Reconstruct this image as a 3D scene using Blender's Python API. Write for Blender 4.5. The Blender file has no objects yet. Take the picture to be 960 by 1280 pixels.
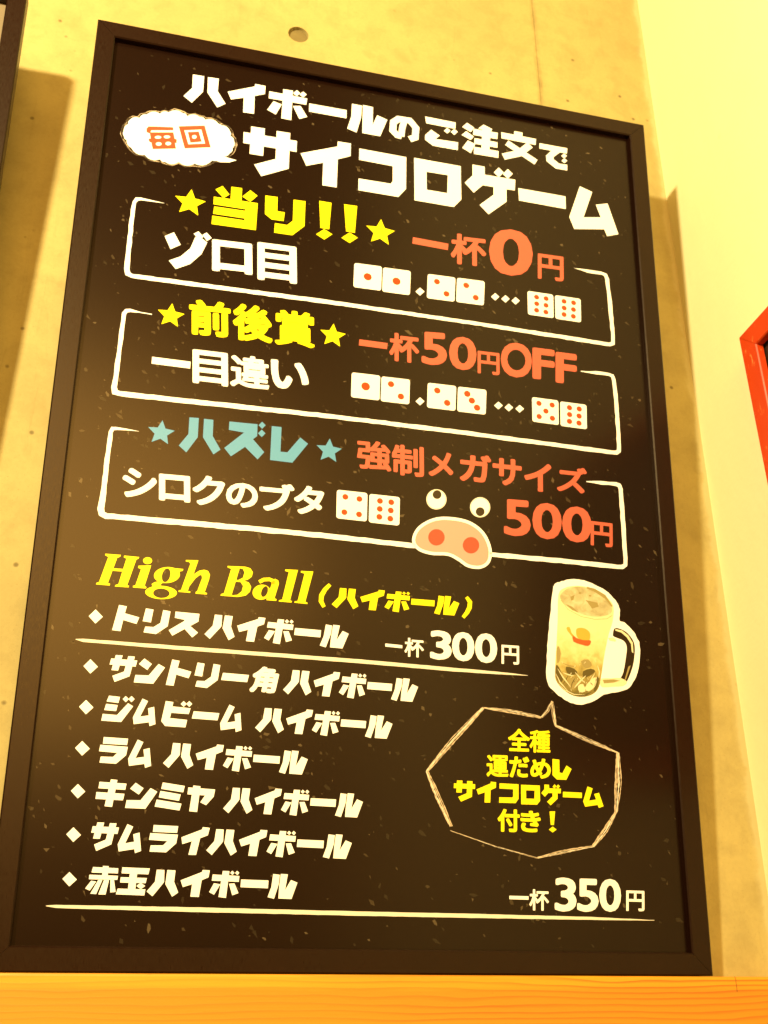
import bpy, bmesh, math, random
from mathutils import Vector, Matrix
from mathutils.geometry import tessellate_polygon

SC = bpy.context.scene
COL = SC.collection
# ------------------------------------------------------------------ camera
F_PX, CX, CY = 1450.0, 480.0, 640.0
CAM = Vector((0.05457972, -1.01723933, -0.06313843))
RX = Vector((0.96692853, -0.25480650, -0.01108410))     # camera right
RY = Vector((0.09894279, 0.41481010, -0.90451252))      # camera down
RZ = Vector((0.23507346, 0.87350228, 0.42630299))       # camera forward
cd = bpy.data.cameras.new('camera')
cam = bpy.data.objects.new('camera', cd); COL.objects.link(cam)
m = Matrix.Identity(4)
for i, a in enumerate((RX, -RY, -RZ)):
    m[0][i], m[1][i], m[2][i] = a.x, a.y, a.z
m[0][3], m[1][3], m[2][3] = CAM
cam.matrix_world = m
cd.sensor_fit = 'VERTICAL'; cd.sensor_height = 24; cd.lens = 24 * F_PX / 1280
cd.clip_start = 0.02; cd.clip_end = 50
cd.dof.use_dof = True; cd.dof.focus_distance = 1.0; cd.dof.aperture_fstop = 9.0
SC.camera = cam
# ------------------------------------------------------------------ light
w = bpy.data.worlds.new('World'); SC.world = w; w.use_nodes = True
bg = w.node_tree.nodes['Background']
bg.inputs[0].default_value = (1.0, 0.49, 0.12, 1); bg.inputs[1].default_value = 0.48
WARM = (1.0, 0.82, 0.43)
def lamp(name, loc, power, radius, colr=WARM):
    l = bpy.data.lights.new(name, 'POINT'); l.energy = power; l.color = colr; l.shadow_soft_size = radius
    o = bpy.data.objects.new(name, l); COL.objects.link(o); o.location = loc
    return o
lamp('ceiling_spot_lamp', (-0.69, -1.33, 1.09), 236, 0.058)
al = bpy.data.lights.new('added_veil_light', 'AREA'); al.shape = 'ELLIPSE'; al.size = 1.8; al.size_y = 1.25; al.energy = 74; al.color = (1.0, .58, .14)  # unseen area light, added to give the warm veil reflected in the print
ao = bpy.data.objects.new('added_veil_light', al); COL.objects.link(ao); ao.location = (-.12, -3.0, 1.02)
ao.rotation_euler = (Vector((.3, 0, .45))-Vector(ao.location)).to_track_quat('-Z', 'Y').to_euler()
vs = SC.view_settings
SC.display_settings.display_device = 'sRGB'
vs.view_transform = 'Standard'; vs.look = 'None'; vs.exposure = 0.0; vs.gamma = 1.0; vs.use_curve_mapping = False
SC.render.film_transparent = False
try: SC.cycles.use_denoising = True
except Exception: pass

# ------------------------------------------------------------------ materials
PSV = .28
def mat(name, base, rough=0.6, spec=0.5, coat=0.0, coat_rough=0.2, metallic=0.0):
    m = bpy.data.materials.new(name); m.use_nodes = True
    b = m.node_tree.nodes['Principled BSDF']
    b.inputs['Base Color'].default_value = (*base, 1); b.inputs['Roughness'].default_value = rough
    b.inputs['Specular IOR Level'].default_value = spec; b.inputs['Metallic'].default_value = metallic
    b.inputs['Specular Tint'].default_value = (1, .84, .62, 1) if spec in (PSV, .26) else (1, 1, 1, 1); b.inputs['Coat Weight'].default_value = coat; b.inputs['Coat Roughness'].default_value = coat_rough
    return m
class N:
    def __init__(s, m): s.t = m.node_tree; s.b = s.t.nodes['Principled BSDF']
    def n(s, typ, **kw):
        x = s.t.nodes.new(typ)
        for k, v in kw.items():
            if k.startswith('i_'):
                key = k[2:]; x.inputs[int(key) if key.isdigit() else key].default_value = v
            else: setattr(x, k, v)
        return x
    def l(s, a, b): s.t.links.new(a, b)
    def coord(s, scale=(1,1,1), loc=(0,0,0), rot=(0,0,0)):
        c = s.n('ShaderNodeTexCoord'); mp = s.n('ShaderNodeMapping')
        mp.inputs['Scale'].default_value = scale; mp.inputs['Location'].default_value = loc; mp.inputs['Rotation'].default_value = rot
        s.l(c.outputs['Object'], mp.inputs[0]); return mp.outputs[0]
    def noise(s, vec, scale, detail=4, rough=.55, dist=0.0):
        x = s.n('ShaderNodeTexNoise'); s.l(vec, x.inputs['Vector'])
        x.inputs['Scale'].default_value = scale; x.inputs['Detail'].default_value = detail
        x.inputs['Roughness'].default_value = rough; x.inputs['Distortion'].default_value = dist
        return x.outputs['Fac']
    def ramp(s, fac, stops):
        r = s.n('ShaderNodeValToRGB'); s.l(fac, r.inputs[0]); e = r.color_ramp.elements
        while len(e) < len(stops): e.new(0.5)
        for q, (p, c) in zip(e, stops):
            q.position = p; q.color = (c, c, c, 1) if isinstance(c, (int, float)) else (*c, 1)
        return r.outputs[0]
    def mix(s, fac, a, b, mode='MIX'):
        x = s.n('ShaderNodeMix', data_type='RGBA', blend_type=mode)
        for i, v in ((0, fac), (6, a), (7, b)):
            if isinstance(v, (int, float)): x.inputs[i].default_value = v
            elif isinstance(v, tuple): x.inputs[i].default_value = (*v, 1)
            else: s.l(v, x.inputs[i])
        return x.outputs[2]
    def math(s, op, a, b=0.0):
        x = s.n('ShaderNodeMath', operation=op)
        for i, v in ((0, a), (1, b)):
            if isinstance(v, (int, float)): x.inputs[i].default_value = v
            else: s.l(v, x.inputs[i])
        return x.outputs[0]
    def bump(s, h, strength=.3, dist=.002):
        x = s.n('ShaderNodeBump'); x.inputs['Strength'].default_value = strength; x.inputs['Distance'].default_value = dist
        s.l(h, x.inputs['Height']); s.l(x.outputs[0], s.b.inputs['Normal'])

# concrete: mottled beige with pits, streaks and a smear of wall paint beside the corner
M_conc = mat('concrete', (.38, .34, .12), .75, .25)
k = N(M_conc); v = k.coord()
big = k.noise(v, 5, 5, .6, .4); mid = k.noise(v, 28, 6, .65, .3); fine = k.noise(v, 260, 3, .6)
c = k.mix(k.ramp(big, [(.35, 0.0), (.65, 1.0)]), (.39, .325, .135), (.47, .39, .16))
c = k.mix(k.math('MULTIPLY', k.ramp(mid, [(.45, 0.0), (.75, 1.0)]), .55), c, (.27, .215, .085))
gr = k.ramp(k.noise(v, 520, 3, .7), [(.30, 1.0), (.42, 0.0)])
c = k.mix(k.math('MULTIPLY', gr, .45), c, (.20, .15, .05))
c = k.mix(k.math('MULTIPLY', fine, .3), c, (.22, .175, .06))
vo = k.n('ShaderNodeTexVoronoi'); k.l(v, vo.inputs['Vector']); vo.inputs['Scale'].default_value = 34
pit = k.ramp(vo.outputs['Distance'], [(0.0, 1.0), (.05, .8), (.10, 0.0)])
pick = k.ramp(k.noise(v, 17, 2), [(.42, 0.0), (.50, 1.0)])
pit = k.math('MULTIPLY', pit, pick)
c = k.mix(k.math('MULTIPLY', pit, .8), c, (.10, .07, .025))
vs2 = k.coord((1.2, 1, .10)); st = k.noise(vs2, 60, 5, .7, 1.2)
c = k.mix(k.math('MULTIPLY', k.ramp(st, [(.6, 0.0), (.75, 1.0)]), .25), c, (.20, .155, .06))
sep = k.n('ShaderNodeSeparateXYZ'); k.l(v, sep.inputs[0])
dx_ = k.math('ABSOLUTE', k.math('SUBTRACT', k.math('ADD', sep.outputs[0], k.math('MULTIPLY', k.math('SUBTRACT', k.noise(v, 40, 4, .7), .5), .006)), .5415))
sm = k.math('MULTIPLY', k.ramp(k.math('MULTIPLY', dx_, 100.0), [(.0, 1.0), (.18, .8), (.55, 0.0)]), k.ramp(k.noise(v, 30, 4, .7), [(.4, .15), (.65, .95)]))
c = k.mix(k.math('MULTIPLY', sm, .6), c, (.16, .11, .035))
edge = k.math('ADD', sep.outputs[0], k.math('MULTIPLY', k.math('SUBTRACT', k.noise(v, 22, 5, .65, .6), .5), .022))
pf = k.ramp(edge, [(.6905, 0.0), (.6945, 1.0)])
c = k.mix(k.math('MULTIPLY', pf, .62), c, (.52, .47, .27))
k.l(c, k.b.inputs['Base Color'])
k.bump(k.math('SUBTRACT', k.math('ADD', k.math('MULTIPLY', mid, .6), k.math('MULTIPLY', fine, .25)), pit), .35, .0012)

M_plug = mat('plug_mortar', (.25, .20, .085), .8, .2)
k = N(M_plug); v = k.coord(); nn = k.noise(v, 120, 5, .6)
k.l(k.mix(nn, (.13, .10, .04), (.21, .165, .065)), k.b.inputs['Base Color']); k.bump(nn, .4, .001)

M_plas = mat('cream_wall_paint', (.60, .56, .33), .6, .3)
k = N(M_plas); v = k.coord(); nn = k.noise(v, 9, 5, .6); f2 = k.noise(v, 150, 4, .6)
vo = k.n('ShaderNodeTexVoronoi'); k.l(v, vo.inputs['Vector']); vo.inputs['Scale'].default_value = 11
chip = k.math('MULTIPLY', k.ramp(vo.outputs['Distance'], [(0.0, 1.0), (.03, .7), (.05, 0.0)]), k.ramp(k.noise(v, 7, 2), [(.5, 0.0), (.6, 1.0)]))
k.l(k.mix(k.math('MULTIPLY', chip, .5), k.mix(nn, (.78, .74, .45), (.82, .78, .49)), (.35, .26, .1)), k.b.inputs['Base Color']); k.bump(k.math('ADD', k.math('MULTIPLY', nn, 2.5), k.math('MULTIPLY', f2, .3)), .35, .002)

# frame moulding: dark brown foil with fine grain
def frame_mat(name, a, b):
    m_ = mat(name, a, .34, .26); k = N(m_); v = k.coord((1, 1, 1)); n1 = k.noise(v, 40, 5, .6); n2 = k.noise(k.coord((8, 8, 1)), 160, 4, .6)
    k.l(k.mix(n1, a, b), k.b.inputs['Base Color'])
    k.l(k.ramp(n2, [(.3, .26), (.7, .42)]), k.b.inputs['Roughness']); k.bump(n2, .12, .0004)
    sc_ = k.ramp(k.noise(k.coord((3, 3, 60)), 22, 3, .8), [(.735, 0.0), (.75, .35)])
    k.l(k.mix(sc_, k.mix(n1, a, b), (.10, .06, .035)), k.b.inputs['Base Color'])
    return m_
M_frame = frame_mat('dark_brown_moulding', (.0075, .0020, .0008), (.011, .0030, .0011))
M_back = mat('backing_fibreboard', (.22, .13, .06), .8)
M_red = mat('red_paint', (.5, .025, .004), .4, .5)
k = N(M_red); v = k.coord((3, 3, 1)); n1 = k.noise(v, 55, 6, .7, .5)
k.l(k.mix(k.ramp(n1, [(.6, 0.0), (.66, 1.0)]), k.mix(k.noise(v, 12), (.48, .034, .0015), (.60, .052, .002)), (.75, .22, .06)), k.b.inputs['Base Color']); k.bump(n1, .2, .0006)

# pine
M_pine = mat('pine', (.6, .33, .04), .42, .5)
k = N(M_pine)
sp_ = k.n('ShaderNodeSeparateXYZ'); k.l(k.coord(), sp_.inputs[0])
wob = k.noise(k.coord((1.6, 1, 9)), 1.7, 3, .5); wob2 = k.noise(k.coord((7, 1, 30)), 2.0, 3, .55)
hh = k.math('ADD', k.math('MULTIPLY', sp_.outputs[2], 185.0), k.math('ADD', k.math('MULTIPLY', wob, 5.5), k.math('MULTIPLY', wob2, .55)))
g = k.math('FRACT', hh)
line = k.ramp(g, [(0.0, .25), (.12, .0), (.55, .08), (.86, .75), (.95, 1.0), (1.0, .3)])
amp = k.ramp(k.noise(k.coord((1.1, 1, 6)), 2.3, 3), [(.38, .12), (.62, .9)])
fib = k.noise(k.coord((5, 30, 320)), 3.0, 5, .65)
c = k.mix(k.ramp(k.noise(k.coord((2.2, 1, 10)), 2.0, 4, .6), [(.3, 0.0), (.7, 1.0)]), (.70, .31, .010), (.64, .265, .008))
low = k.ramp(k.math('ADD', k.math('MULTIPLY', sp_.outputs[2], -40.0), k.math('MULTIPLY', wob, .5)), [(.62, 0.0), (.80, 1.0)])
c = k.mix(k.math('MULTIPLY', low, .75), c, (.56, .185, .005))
right = k.ramp(k.math('ADD', sp_.outputs[0], k.math('MULTIPLY', wob, .15)), [(.22, .40), (.50, 1.0)])
c = k.mix(k.math('MULTIPLY', k.math('MULTIPLY', line, amp), right), c, (.33, .075, .002))
c = k.mix(k.math('MULTIPLY', fib, .25), c, (.50, .20, .010))
ck = k.noise(k.coord((6, 3, 50)), 9, 4, .7, .6)
c = k.mix(k.math('MULTIPLY', k.ramp(ck, [(.69, 0.0), (.73, 1.0)]), .5), c, (.18, .06, .006))
chk = k.math('MULTIPLY', k.math('LESS_THAN', k.math('ABSOLUTE', k.math('SUBTRACT', k.math('ADD', sp_.outputs[0], k.math('MULTIPLY', fib, .001)), .6372)), .0005), k.math('GREATER_THAN', sp_.outputs[2], -.0135))
c = k.mix(k.math('MULTIPLY', chk, .7), c, (.16, .05, .004))
k.l(c, k.b.inputs['Base Color']); k.bump(k.math('ADD', fib, k.math('MULTIPLY', line, .5)), .12, .0004)

# printed sheet and inks
PR, PS, PC, PCR = .25, .28, .0, .3
M_sheet = mat('black_print', (.010, .0055, .003), PR, PS, PC, PCR)
k = N(M_sheet); v = k.coord(); n1 = k.noise(v, 6, 4, .5)
k.l(k.mix(n1, (.0048, .0013, .0007), (.0072, .0020, .0010)), k.b.inputs['Base Color'])
def ink(n, c): return mat(n, c, PR, PS, PC, PCR)
I_white = ink('white_ink', (.86, .88, .93)); I_yel = ink('yellow_ink', (.80, .72, .010)); I_or = ink('vermilion_ink', (.49, .106, .074))
I_pip = ink('orange_pip_ink', (.48, .052, .012))
I_blue = ink('pale_blue_ink', (.085, .29, .56)); I_tan = ink('chalk_line_ink', (.52, .43, .32)); I_dark = ink('pupil_ink', (.03, .02, .01))
I_fl = [ink('fleck_ink', c) for c in ((.020, .014, .008), (.040, .028, .015), (.072, .053, .030))]
I_peach = ink('peach_ink', (.42, .305, .275)); I_nos = ink('nostril_ink', (.50, .072, .045)); I_cl = ink('cloud_red_ink', (.42, .075, .035))
I_cream = ink('cream_line_ink', (.68, .66, .60))

# ------------------------------------------------------------------ object helpers
def link(name, mesh, parent=None, mats=()):
    o = bpy.data.objects.new(name, mesh); COL.objects.link(o)
    for q in mats: mesh.materials.append(q)
    if parent: o.parent = parent
    return o
def tag(o, label=None, cat=None, group=None, kind=None):
    for a, b in (('label', label), ('category', cat), ('group', group), ('kind', kind)):
        if b: o[a] = b
    return o
def mesh_from(name, verts, faces, smooth=False, bevel=0.0, seg=2):
    me = bpy.data.meshes.new(name); bm = bmesh.new()
    vs_ = [bm.verts.new(p) for p in verts]
    for f in faces: bm.faces.new([vs_[i] for i in f])
    bmesh.ops.recalc_face_normals(bm, faces=bm.faces)
    if bevel: bmesh.ops.bevel(bm, geom=[e for e in bm.edges], offset=bevel, segments=seg, affect='EDGES', profile=.6)
    bm.to_mesh(me); bm.free()
    if smooth:
        for p in me.polygons: p.use_smooth = True
    return me
HEX = [(0,1,2,3), (4,7,6,5), (0,4,5,1), (1,5,6,2), (2,6,7,3), (3,7,4,0)]
def box(name, x0, x1, y0, y1, z0, z1, **kw):
    vv = [(x0,y0,z0),(x1,y0,z0),(x1,y1,z0),(x0,y1,z0),(x0,y0,z1),(x1,y0,z1),(x1,y1,z1),(x0,y1,z1)]
    return mesh_from(name, vv, HEX, **kw)

# ------------------------------------------------------------------ setting
# concrete wall with a round hole for the formwork plug
def wall_with_hole():
    bm = bmesh.new(); hx, hz, r = .2280, 1.0640, .0125
    ring = [bm.verts.new((hx + r*math.cos(a), 0, hz + r*math.sin(a))) for a in [2*math.pi*i/48 for i in range(48)]]
    S = .12; sq = []
    for i in range(48):
        a = 2*math.pi*i/48; c_, s_ = math.cos(a), math.sin(a); q = S/max(abs(c_), abs(s_)); sq.append(bm.verts.new((hx+c_*q, 0, hz+s_*q)))
    for i in range(48):
        j = (i+1) % 48; bm.faces.new((ring[i], ring[j], sq[j], sq[i]))
    inner = [bm.verts.new((p.co.x, .007, p.co.z)) for p in ring]
    for i in range(48):
        j = (i+1) % 48; bm.faces.new((ring[j], ring[i], inner[i], inner[j]))
    X0, X1, Z0, Z1 = -1.6, .7, -.9, 2.1
    def rect(a, b, c_, d):
        bm.faces.new([bm.verts.new((a,0,c_)), bm.verts.new((b,0,c_)), bm.verts.new((b,0,d)), bm.verts.new((a,0,d))])
    # shuttering seam: shallow groove at x = .5415
    g0, g1 = .5404, .5428
    rect(X0, hx-S, Z0, Z1); rect(hx-S, hx+S, Z0, hz-S); rect(hx-S, hx+S, hz+S, Z1); rect(hx+S, g0, Z0, Z1); rect(g1, X1, Z0, Z1)
    for (a, ya, b, yb) in ((g0, 0, (g0+g1)/2, .0014), ((g0+g1)/2, .0014, g1, 0)):
        bm.faces.new([bm.verts.new((a,ya,Z0)), bm.verts.new((b,yb,Z0)), bm.verts.new((b,yb,Z1)), bm.verts.new((a,ya,Z1))])
    me = bpy.data.meshes.new('concrete_wall'); bm.to_mesh(me); bm.free(); return me
wall = tag(link('concrete_wall', wall_with_hole(), None, [M_conc]), kind='structure')
bm = bmesh.new(); bmesh.ops.create_circle(bm, cap_ends=True, radius=.0126, segments=48, matrix=Matrix.Translation((.228, .0045, 1.064)) @ Matrix.Rotation(math.pi/2, 4, 'X'))
me = bpy.data.meshes.new('formwork_plug'); bm.to_mesh(me); bm.free(); link('formwork_plug', me, wall, [M_plug])
side = tag(link('side_wall', box('side_wall', .70, .82, -1.7, .02, -.9, 2.1), None, [M_plas]), kind='structure')

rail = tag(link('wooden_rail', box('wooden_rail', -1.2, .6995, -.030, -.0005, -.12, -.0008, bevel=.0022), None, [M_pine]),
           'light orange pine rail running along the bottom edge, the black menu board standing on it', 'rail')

# ------------------------------------------------------------------ framed boards
TILT = math.radians(5.0)
def board_root(name, loc, rot, label, cat):
    o = bpy.data.objects.new(name, None); COL.objects.link(o); o.empty_display_size = .05
    o.location = loc; o.rotation_euler = rot; tag(o, label, cat); return o
# local axes: x right, y into the wall (front face y = 0), z up
def mitred(root, W, H, rw, dep, m_, lip=.006, names='frame_rail'):
    prof = [(0, .0012), (.0012, 0), (rw-.0012, 0), (rw, .0012), (rw, lip+.002), (rw-.006, lip+.002), (rw-.006, dep), (0, dep)]
    corners = [((0,0),(1,1)), ((W,0),(-1,1)), ((W,H),(-1,-1)), ((0,H),(1,-1))]
    for i in range(4):
        (ca, da), (cb, db) = corners[i], corners[(i+1) % 4]
        vv = [(ca[0]+da[0]*o_, y, ca[1]+da[1]*o_) for o_, y in prof] + [(cb[0]+db[0]*o_, y, cb[1]+db[1]*o_) for o_, y in prof]
        n = len(prof)
        # tiny gap at each mitre so the joint reads as a line
        ax = Vector((cb[0]-ca[0], 0, cb[1]-ca[1])).normalized()*.00018
        vv = [tuple(Vector(p)+ax) if q < n else tuple(Vector(p)-ax) for q, p in enumerate(vv)]
        ff = [(j, (j+1) % n, n+(j+1) % n, n+j) for j in range(n)] + [tuple(range(n))[::-1], tuple(range(n, 2*n))]
        link(names, mesh_from(names, vv, ff), root, [m_])
W, H = .62, .9205
menu = board_root('menu_board', (0, -.022, 0), (TILT, 0, 0), 'large black menu board with white, yellow and orange Japanese lettering standing on the pine rail', 'menu board')
mitred(menu, W, H, .0190, .020, M_frame)
link('backing_board', box('backing_board', .0135, W-.0135, .0105, .0165, .0135, H-.0135), menu, [M_back])
PY = .0068   # print surface behind the front face
sheet = link('print_sheet', box('print_sheet', .014, W-.014, PY, PY+.0008, .014, H-.014), menu, [M_sheet])

left = board_root('picture_frame', (-.0725-W, -.022, .022), (TILT, 0, 0), 'dark brown framed board cut off by the upper left edge, left of the menu board', 'picture frame')
mitred(left, W, H, .0190, .020, M_frame)
link('backing_board', box('backing_board', .0135, W-.0135, .0105, .0165, .0135, H-.0135), left, [M_back])
link('print_sheet', box('print_sheet', .014, W-.014, PY, PY+.0008, .014, H-.014), left, [mat('brown_print', (.16, .12, .07), .5)])

red = board_root('red_frame', (.68, -.0995, .0), (0, 0, 0), 'small bright red painted wooden frame with a dark picture on the cream side wall', 'picture frame')
red.rotation_euler = (0, math.radians(-2), math.radians(-90))
_d = RX*((923-CX)/F_PX) + RY*((422-CY)/F_PX) + RZ; _c = CAM + _d*((.676-CAM.x)/_d.x)     # where its upper near corner sits
red.location = _c - red.rotation_euler.to_matrix() @ Vector((0, 0, .43))
mitred(red, .50, .43, .026, .026, M_red)
link('backing_board', box('backing_board', .021, .479, .0125, .022, .021, .409), red, [M_back])
link('picture_print', box('picture_print', .0205, .4795, .0100, .0120, .0205, .4095), red, [mat('dark_picture', (.02, .012, .008), .45)])

# ------------------------------------------------------------------ artwork of the menu print
# Points below were read off the printed sheet as photographed; ST() lays each one on the sheet's own plane (metres on the sheet).
PV = Vector((0, -math.sin(TILT), math.cos(TILT))); PN = Vector((0, -math.cos(TILT), -math.sin(TILT)))
PO = Vector((0, -.022, 0))
def ST(x, y):
    d = RX*((x-CX)/F_PX) + RY*((y-CY)/F_PX) + RZ
    o = PO - PN*PY; t = (o-CAM).dot(PN)/d.dot(PN); p = CAM + d*t - PO
    return Vector((p.x, p.dot(PV)))
class Crop:
    def __init__(s, x0, y0, k): s.x0, s.y0, s.k = x0, y0, k
    def __call__(s, u, v): return ST(s.x0+u/s.k, s.y0+v/s.k)
LAY = 3.0e-5
class Art:
    """flat ink shapes gathered into ONE mesh"""
    def __init__(s): s.v, s.f, s.mi, s.mats = [], [], [], []
    def _m(s, m_):
        if m_ not in s.mats: s.mats.append(m_)
        return s.mats.index(m_)
    def loops(s, loops, m_, lay=1):
        base = len(s.v); y = PY - lay*LAY - 2e-5
        fl = [Vector((p[0], p[1], 0)) for L in loops for p in L]
        tr = tessellate_polygon([[Vector((p[0], p[1], 0)) for p in L] for L in loops])
        s.v += [(p.x, y, p.y) for p in fl]; i = s._m(m_)
        for t in tr:
            a, b, c_ = (fl[q] for q in t)
            ar = (b-a).cross(c_-a).z
            if abs(ar) < 1e-12: continue
            s.f.append([base+q for q in (t if ar > 0 else t[::-1])]); s.mi.append(i)
    def quad(s, pts, m_, lay=1): s.loops([pts], m_, lay)
    def stroke(s, pts, w, m_, lay=1, jit=0.0, rnd=None, closed=False):
        P = [Vector(p) for p in pts]; n = len(P)
        W_ = w if isinstance(w, (list, tuple)) else [w]*n
        L, R_ = [], []
        for i in range(n):
            a = P[i-1] if (i > 0 or closed) else P[i]; b = P[(i+1) % n] if (i < n-1 or closed) else P[i]
            d1 = (P[i]-a); d2 = (b-P[i])
            if d1.length < 1e-9: d1 = d2
            if d2.length < 1e-9: d2 = d1
            d1 = d1.normalized(); d2 = d2.normalized(); n1 = Vector((-d1.y, d1.x)); n2 = Vector((-d2.y, d2.x))
            nn = (n1+n2)
            nn = nn.normalized() if nn.length > 1e-6 else n1
            kk = 1/max(.45, nn.dot(n1)); h = W_[i]/2*kk
            ja = jit*(rnd.random()-.5) if rnd else 0; jb = jit*(rnd.random()-.5) if rnd else 0
            L.append(P[i]+nn*(h+ja)); R_.append(P[i]-nn*(h+jb))
        y = PY - lay*LAY - 2e-5; base = len(s.v); i_ = s._m(m_)
        for a, b in zip(L, R_): s.v += [(a.x, y, a.y), (b.x, y, b.y)]
        rng = n if closed else n-1
        for i in range(rng):
            j = (i+1) % n; s.f.append([base+2*i+1, base+2*j+1, base+2*j, base+2*i]); s.mi.append(i_)
    def build(s, name, label=None):
        me = bpy.data.meshes.new(name); me.from_pydata(s.v, [], s.f); me.update()
        for q in s.mats: me.materials.append(q)
        me.polygons.foreach_set('material_index', s.mi)
        o = bpy.data.objects.new(name, me); COL.objects.link(o); o.parent = sheet
        return tag(o, label)
def ellipse(c, rx, ry, n=28, rot=0.0):
    o = []
    for i in range(n):
        a = 2*math.pi*i/n; x, y = rx*math.cos(a), ry*math.sin(a)
        o.append((c[0]+x*math.cos(rot)-y*math.sin(rot), c[1]+x*math.sin(rot)+y*math.cos(rot)))
    return o
def smooth(pts, k_=5):
    n = len(pts); o = []
    for i in range(n):
        p0, p1, p2, p3 = (Vector(pts[(i+j-1) % n]) for j in range(4))
        for q in range(k_):
            t = q/k_
            o.append(tuple(.5*((2*p1)+(p2-p0)*t+(2*p0-5*p1+4*p2-p3)*t*t+(3*p1-p0-3*p2+p3)*t**3)))
    return o
def subdiv(pts, step):
    o = []
    for a, b in zip(pts, pts[1:]):
        a, b = Vector(a), Vector(b); n = max(1, int((b-a).length/step))
        o += [a.lerp(b, i/n) for i in range(n)]
    return o+[Vector(pts[-1])]
def dia(cx, cy, r, ry=None):
    ry = ry or r
    return [(cx-r, cy), (cx, cy-ry), (cx+r, cy), (cx, cy+ry)]
# ---- glyph library: polygons + frame (top-left, top-right, bottom-left) in the same units
G = {}
def fr(xl, xr, ym, slope, h, lean):
    tl = (xl-lean*h/2, ym-h/2); tr = (xr-lean*h/2, ym+slope*(xr-xl)-h/2); bl = (xl+lean*h/2, ym+h/2)
    return tl, tr, bl
def glyph(ch, polys, frame):
    tl, tr, bl = (Vector(p) for p in frame); u = tr-tl; v_ = bl-tl; det = u.x*v_.y-u.y*v_.x
    def cv(p):
        if isinstance(p[0][0], (list, tuple)): return [cv(L) for L in p]
        o = []
        for q in p:
            d = Vector(q)-tl; o.append(((d.x*v_.y-d.y*v_.x)/det, (u.x*d.y-u.y*d.x)/det))
        return o
    G[ch] = [cv(p) for p in polys]
def put(art, polys, T, m_):
    """polys in source units, T maps to the sheet"""
    for n, p in enumerate(polys):
        loops = p if isinstance(p[0][0], (list, tuple)) else [p]
        art.loops([[T(*q) for q in L] for L in loops], m_, 1+n)
def affine(TL, TR, BL):
    TL, TR, BL = Vector(TL), Vector(TR), Vector(BL)
    return lambda x, y: TL+(TR-TL)*x+(BL-TL)*y
def put_glyph(art, ch, TL, TR, BL, m_): put(art, G[ch], affine(TL, TR, BL), m_)

cA = Crop(220, 80, 5.3333); cB = Crop(380, 110, 5.3333); cC = Crop(550, 140, 5.3333); cD = Crop(290, 150, 5.3333)
cE = Crop(430, 180, 5.3333); cF = Crop(600, 200, 5.3333)
t_ha = [[(113,70),(188,82),(180,185),(105,258),(50,213),(108,160)], [(213,88),(285,98),(278,182),(330,265),(275,290),(210,190)]]
t_i = [[(345,185),(525,150),(528,133),(597,147),(593,200),(525,213),(520,332),(447,322),(452,225),(367,236)]]
t_bo = [[(622,182),(875,230),(868,272),(618,228)], [(715,168),(780,178),(768,375),(702,362)], [(650,248),(705,270),(665,337),(608,305)],
        [(780,280),(830,280),(875,353),(822,367)], dia(805,195,24,20), dia(847,204,24,20)]
t_bar = [[(35,103),(285,148),(283,202),(33,157)]]
t_ru = [[(320,105),(387,118),(380,200),(350,297),(288,270),(315,190)], [(393,113),(460,128),(458,245),(488,182),(555,212),(508,322),(388,300)]]
glyph('ハ', t_ha, ((50,60),(330,102),(50,252))); glyph('イ', t_i, ((345,107),(597,145),(345,306)))
glyph('ボ', t_bo, ((608,152),(875,192),(608,350))); glyph('ー', t_bar, ((35,33),(285,76),(35,230))); glyph('ル', t_ru, ((288,102),(555,147),(288,282)))
t_sa = [[(78,80),(433,140),(430,213),(75,153)], [(128,43),(220,57),(207,240),(117,225)], [(298,73),(388,88),(378,325),(195,375),(148,297),(290,260)]]
t_i2 = [[(457,222),(703,177),(705,143),(793,157),(791,240),(705,262),(698,450),(602,435),(608,285),(495,305)]]
t_ko = [[(102,30),(415,88),(413,300),(362,353),(95,308),(97,230),(312,265),(325,248),(325,148),(100,105)]]
t_ro = [[[(467,92),(778,148),(782,370),(732,420),(470,375)], [(550,185),(692,208),(688,328),(552,305)]]]
t_ge = [[(-50,30),(31,45),(32,98),(235,132),(232,203),(177,195),(177,278),(57,362),(-3,300),(90,232),(90,180),(18,168),(-42,218),(-102,151),(-50,103)],
        dia(125,83,33), dia(185,93,33)]
t_bar2 = [[(255,187),(570,243),(572,327),(260,270)]]
t_mu = [[(665,175),(748,213),(690,382),(805,382),(772,298),(850,290),(923,495),(848,508),(828,462),(628,460),(595,380)]]
glyph('サ', t_sa, ((75,35),(433,94),(75,350))); glyph('コ', t_ko, ((95,30),(415,86),(95,308))); glyph('ロ', t_ro, ((467,92),(780,148),(467,375)))
glyph('ゲ', t_ge, ((-102,5),(235,62),(-102,335))); glyph('ム', t_mu, ((595,160),(923,216),(595,455)))
a = Art()
for P_, T_ in ((t_ha, cA), (t_i, cA), (t_bo, cA), (t_bar, cB), (t_ru, cB)): put(a, P_, T_, I_white)
def strokes(art, paths, T, m_, s_=1/5.3333, lay=1):
    for n, (p, w_) in enumerate(paths):
        q = [T(*z) for z in p]; sc = (T(100, 100)-T(0, 100)).length/100
        art.stroke(q, w_*sc, m_, lay+n)
strokes(a, [([(672,205),(655,265),(648,322)], 42), ([(650,322),(620,314),(592,285),(596,228),(630,206),(706,218),(746,266),(741,330),(704,342)], 46)], cB, I_white)
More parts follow.
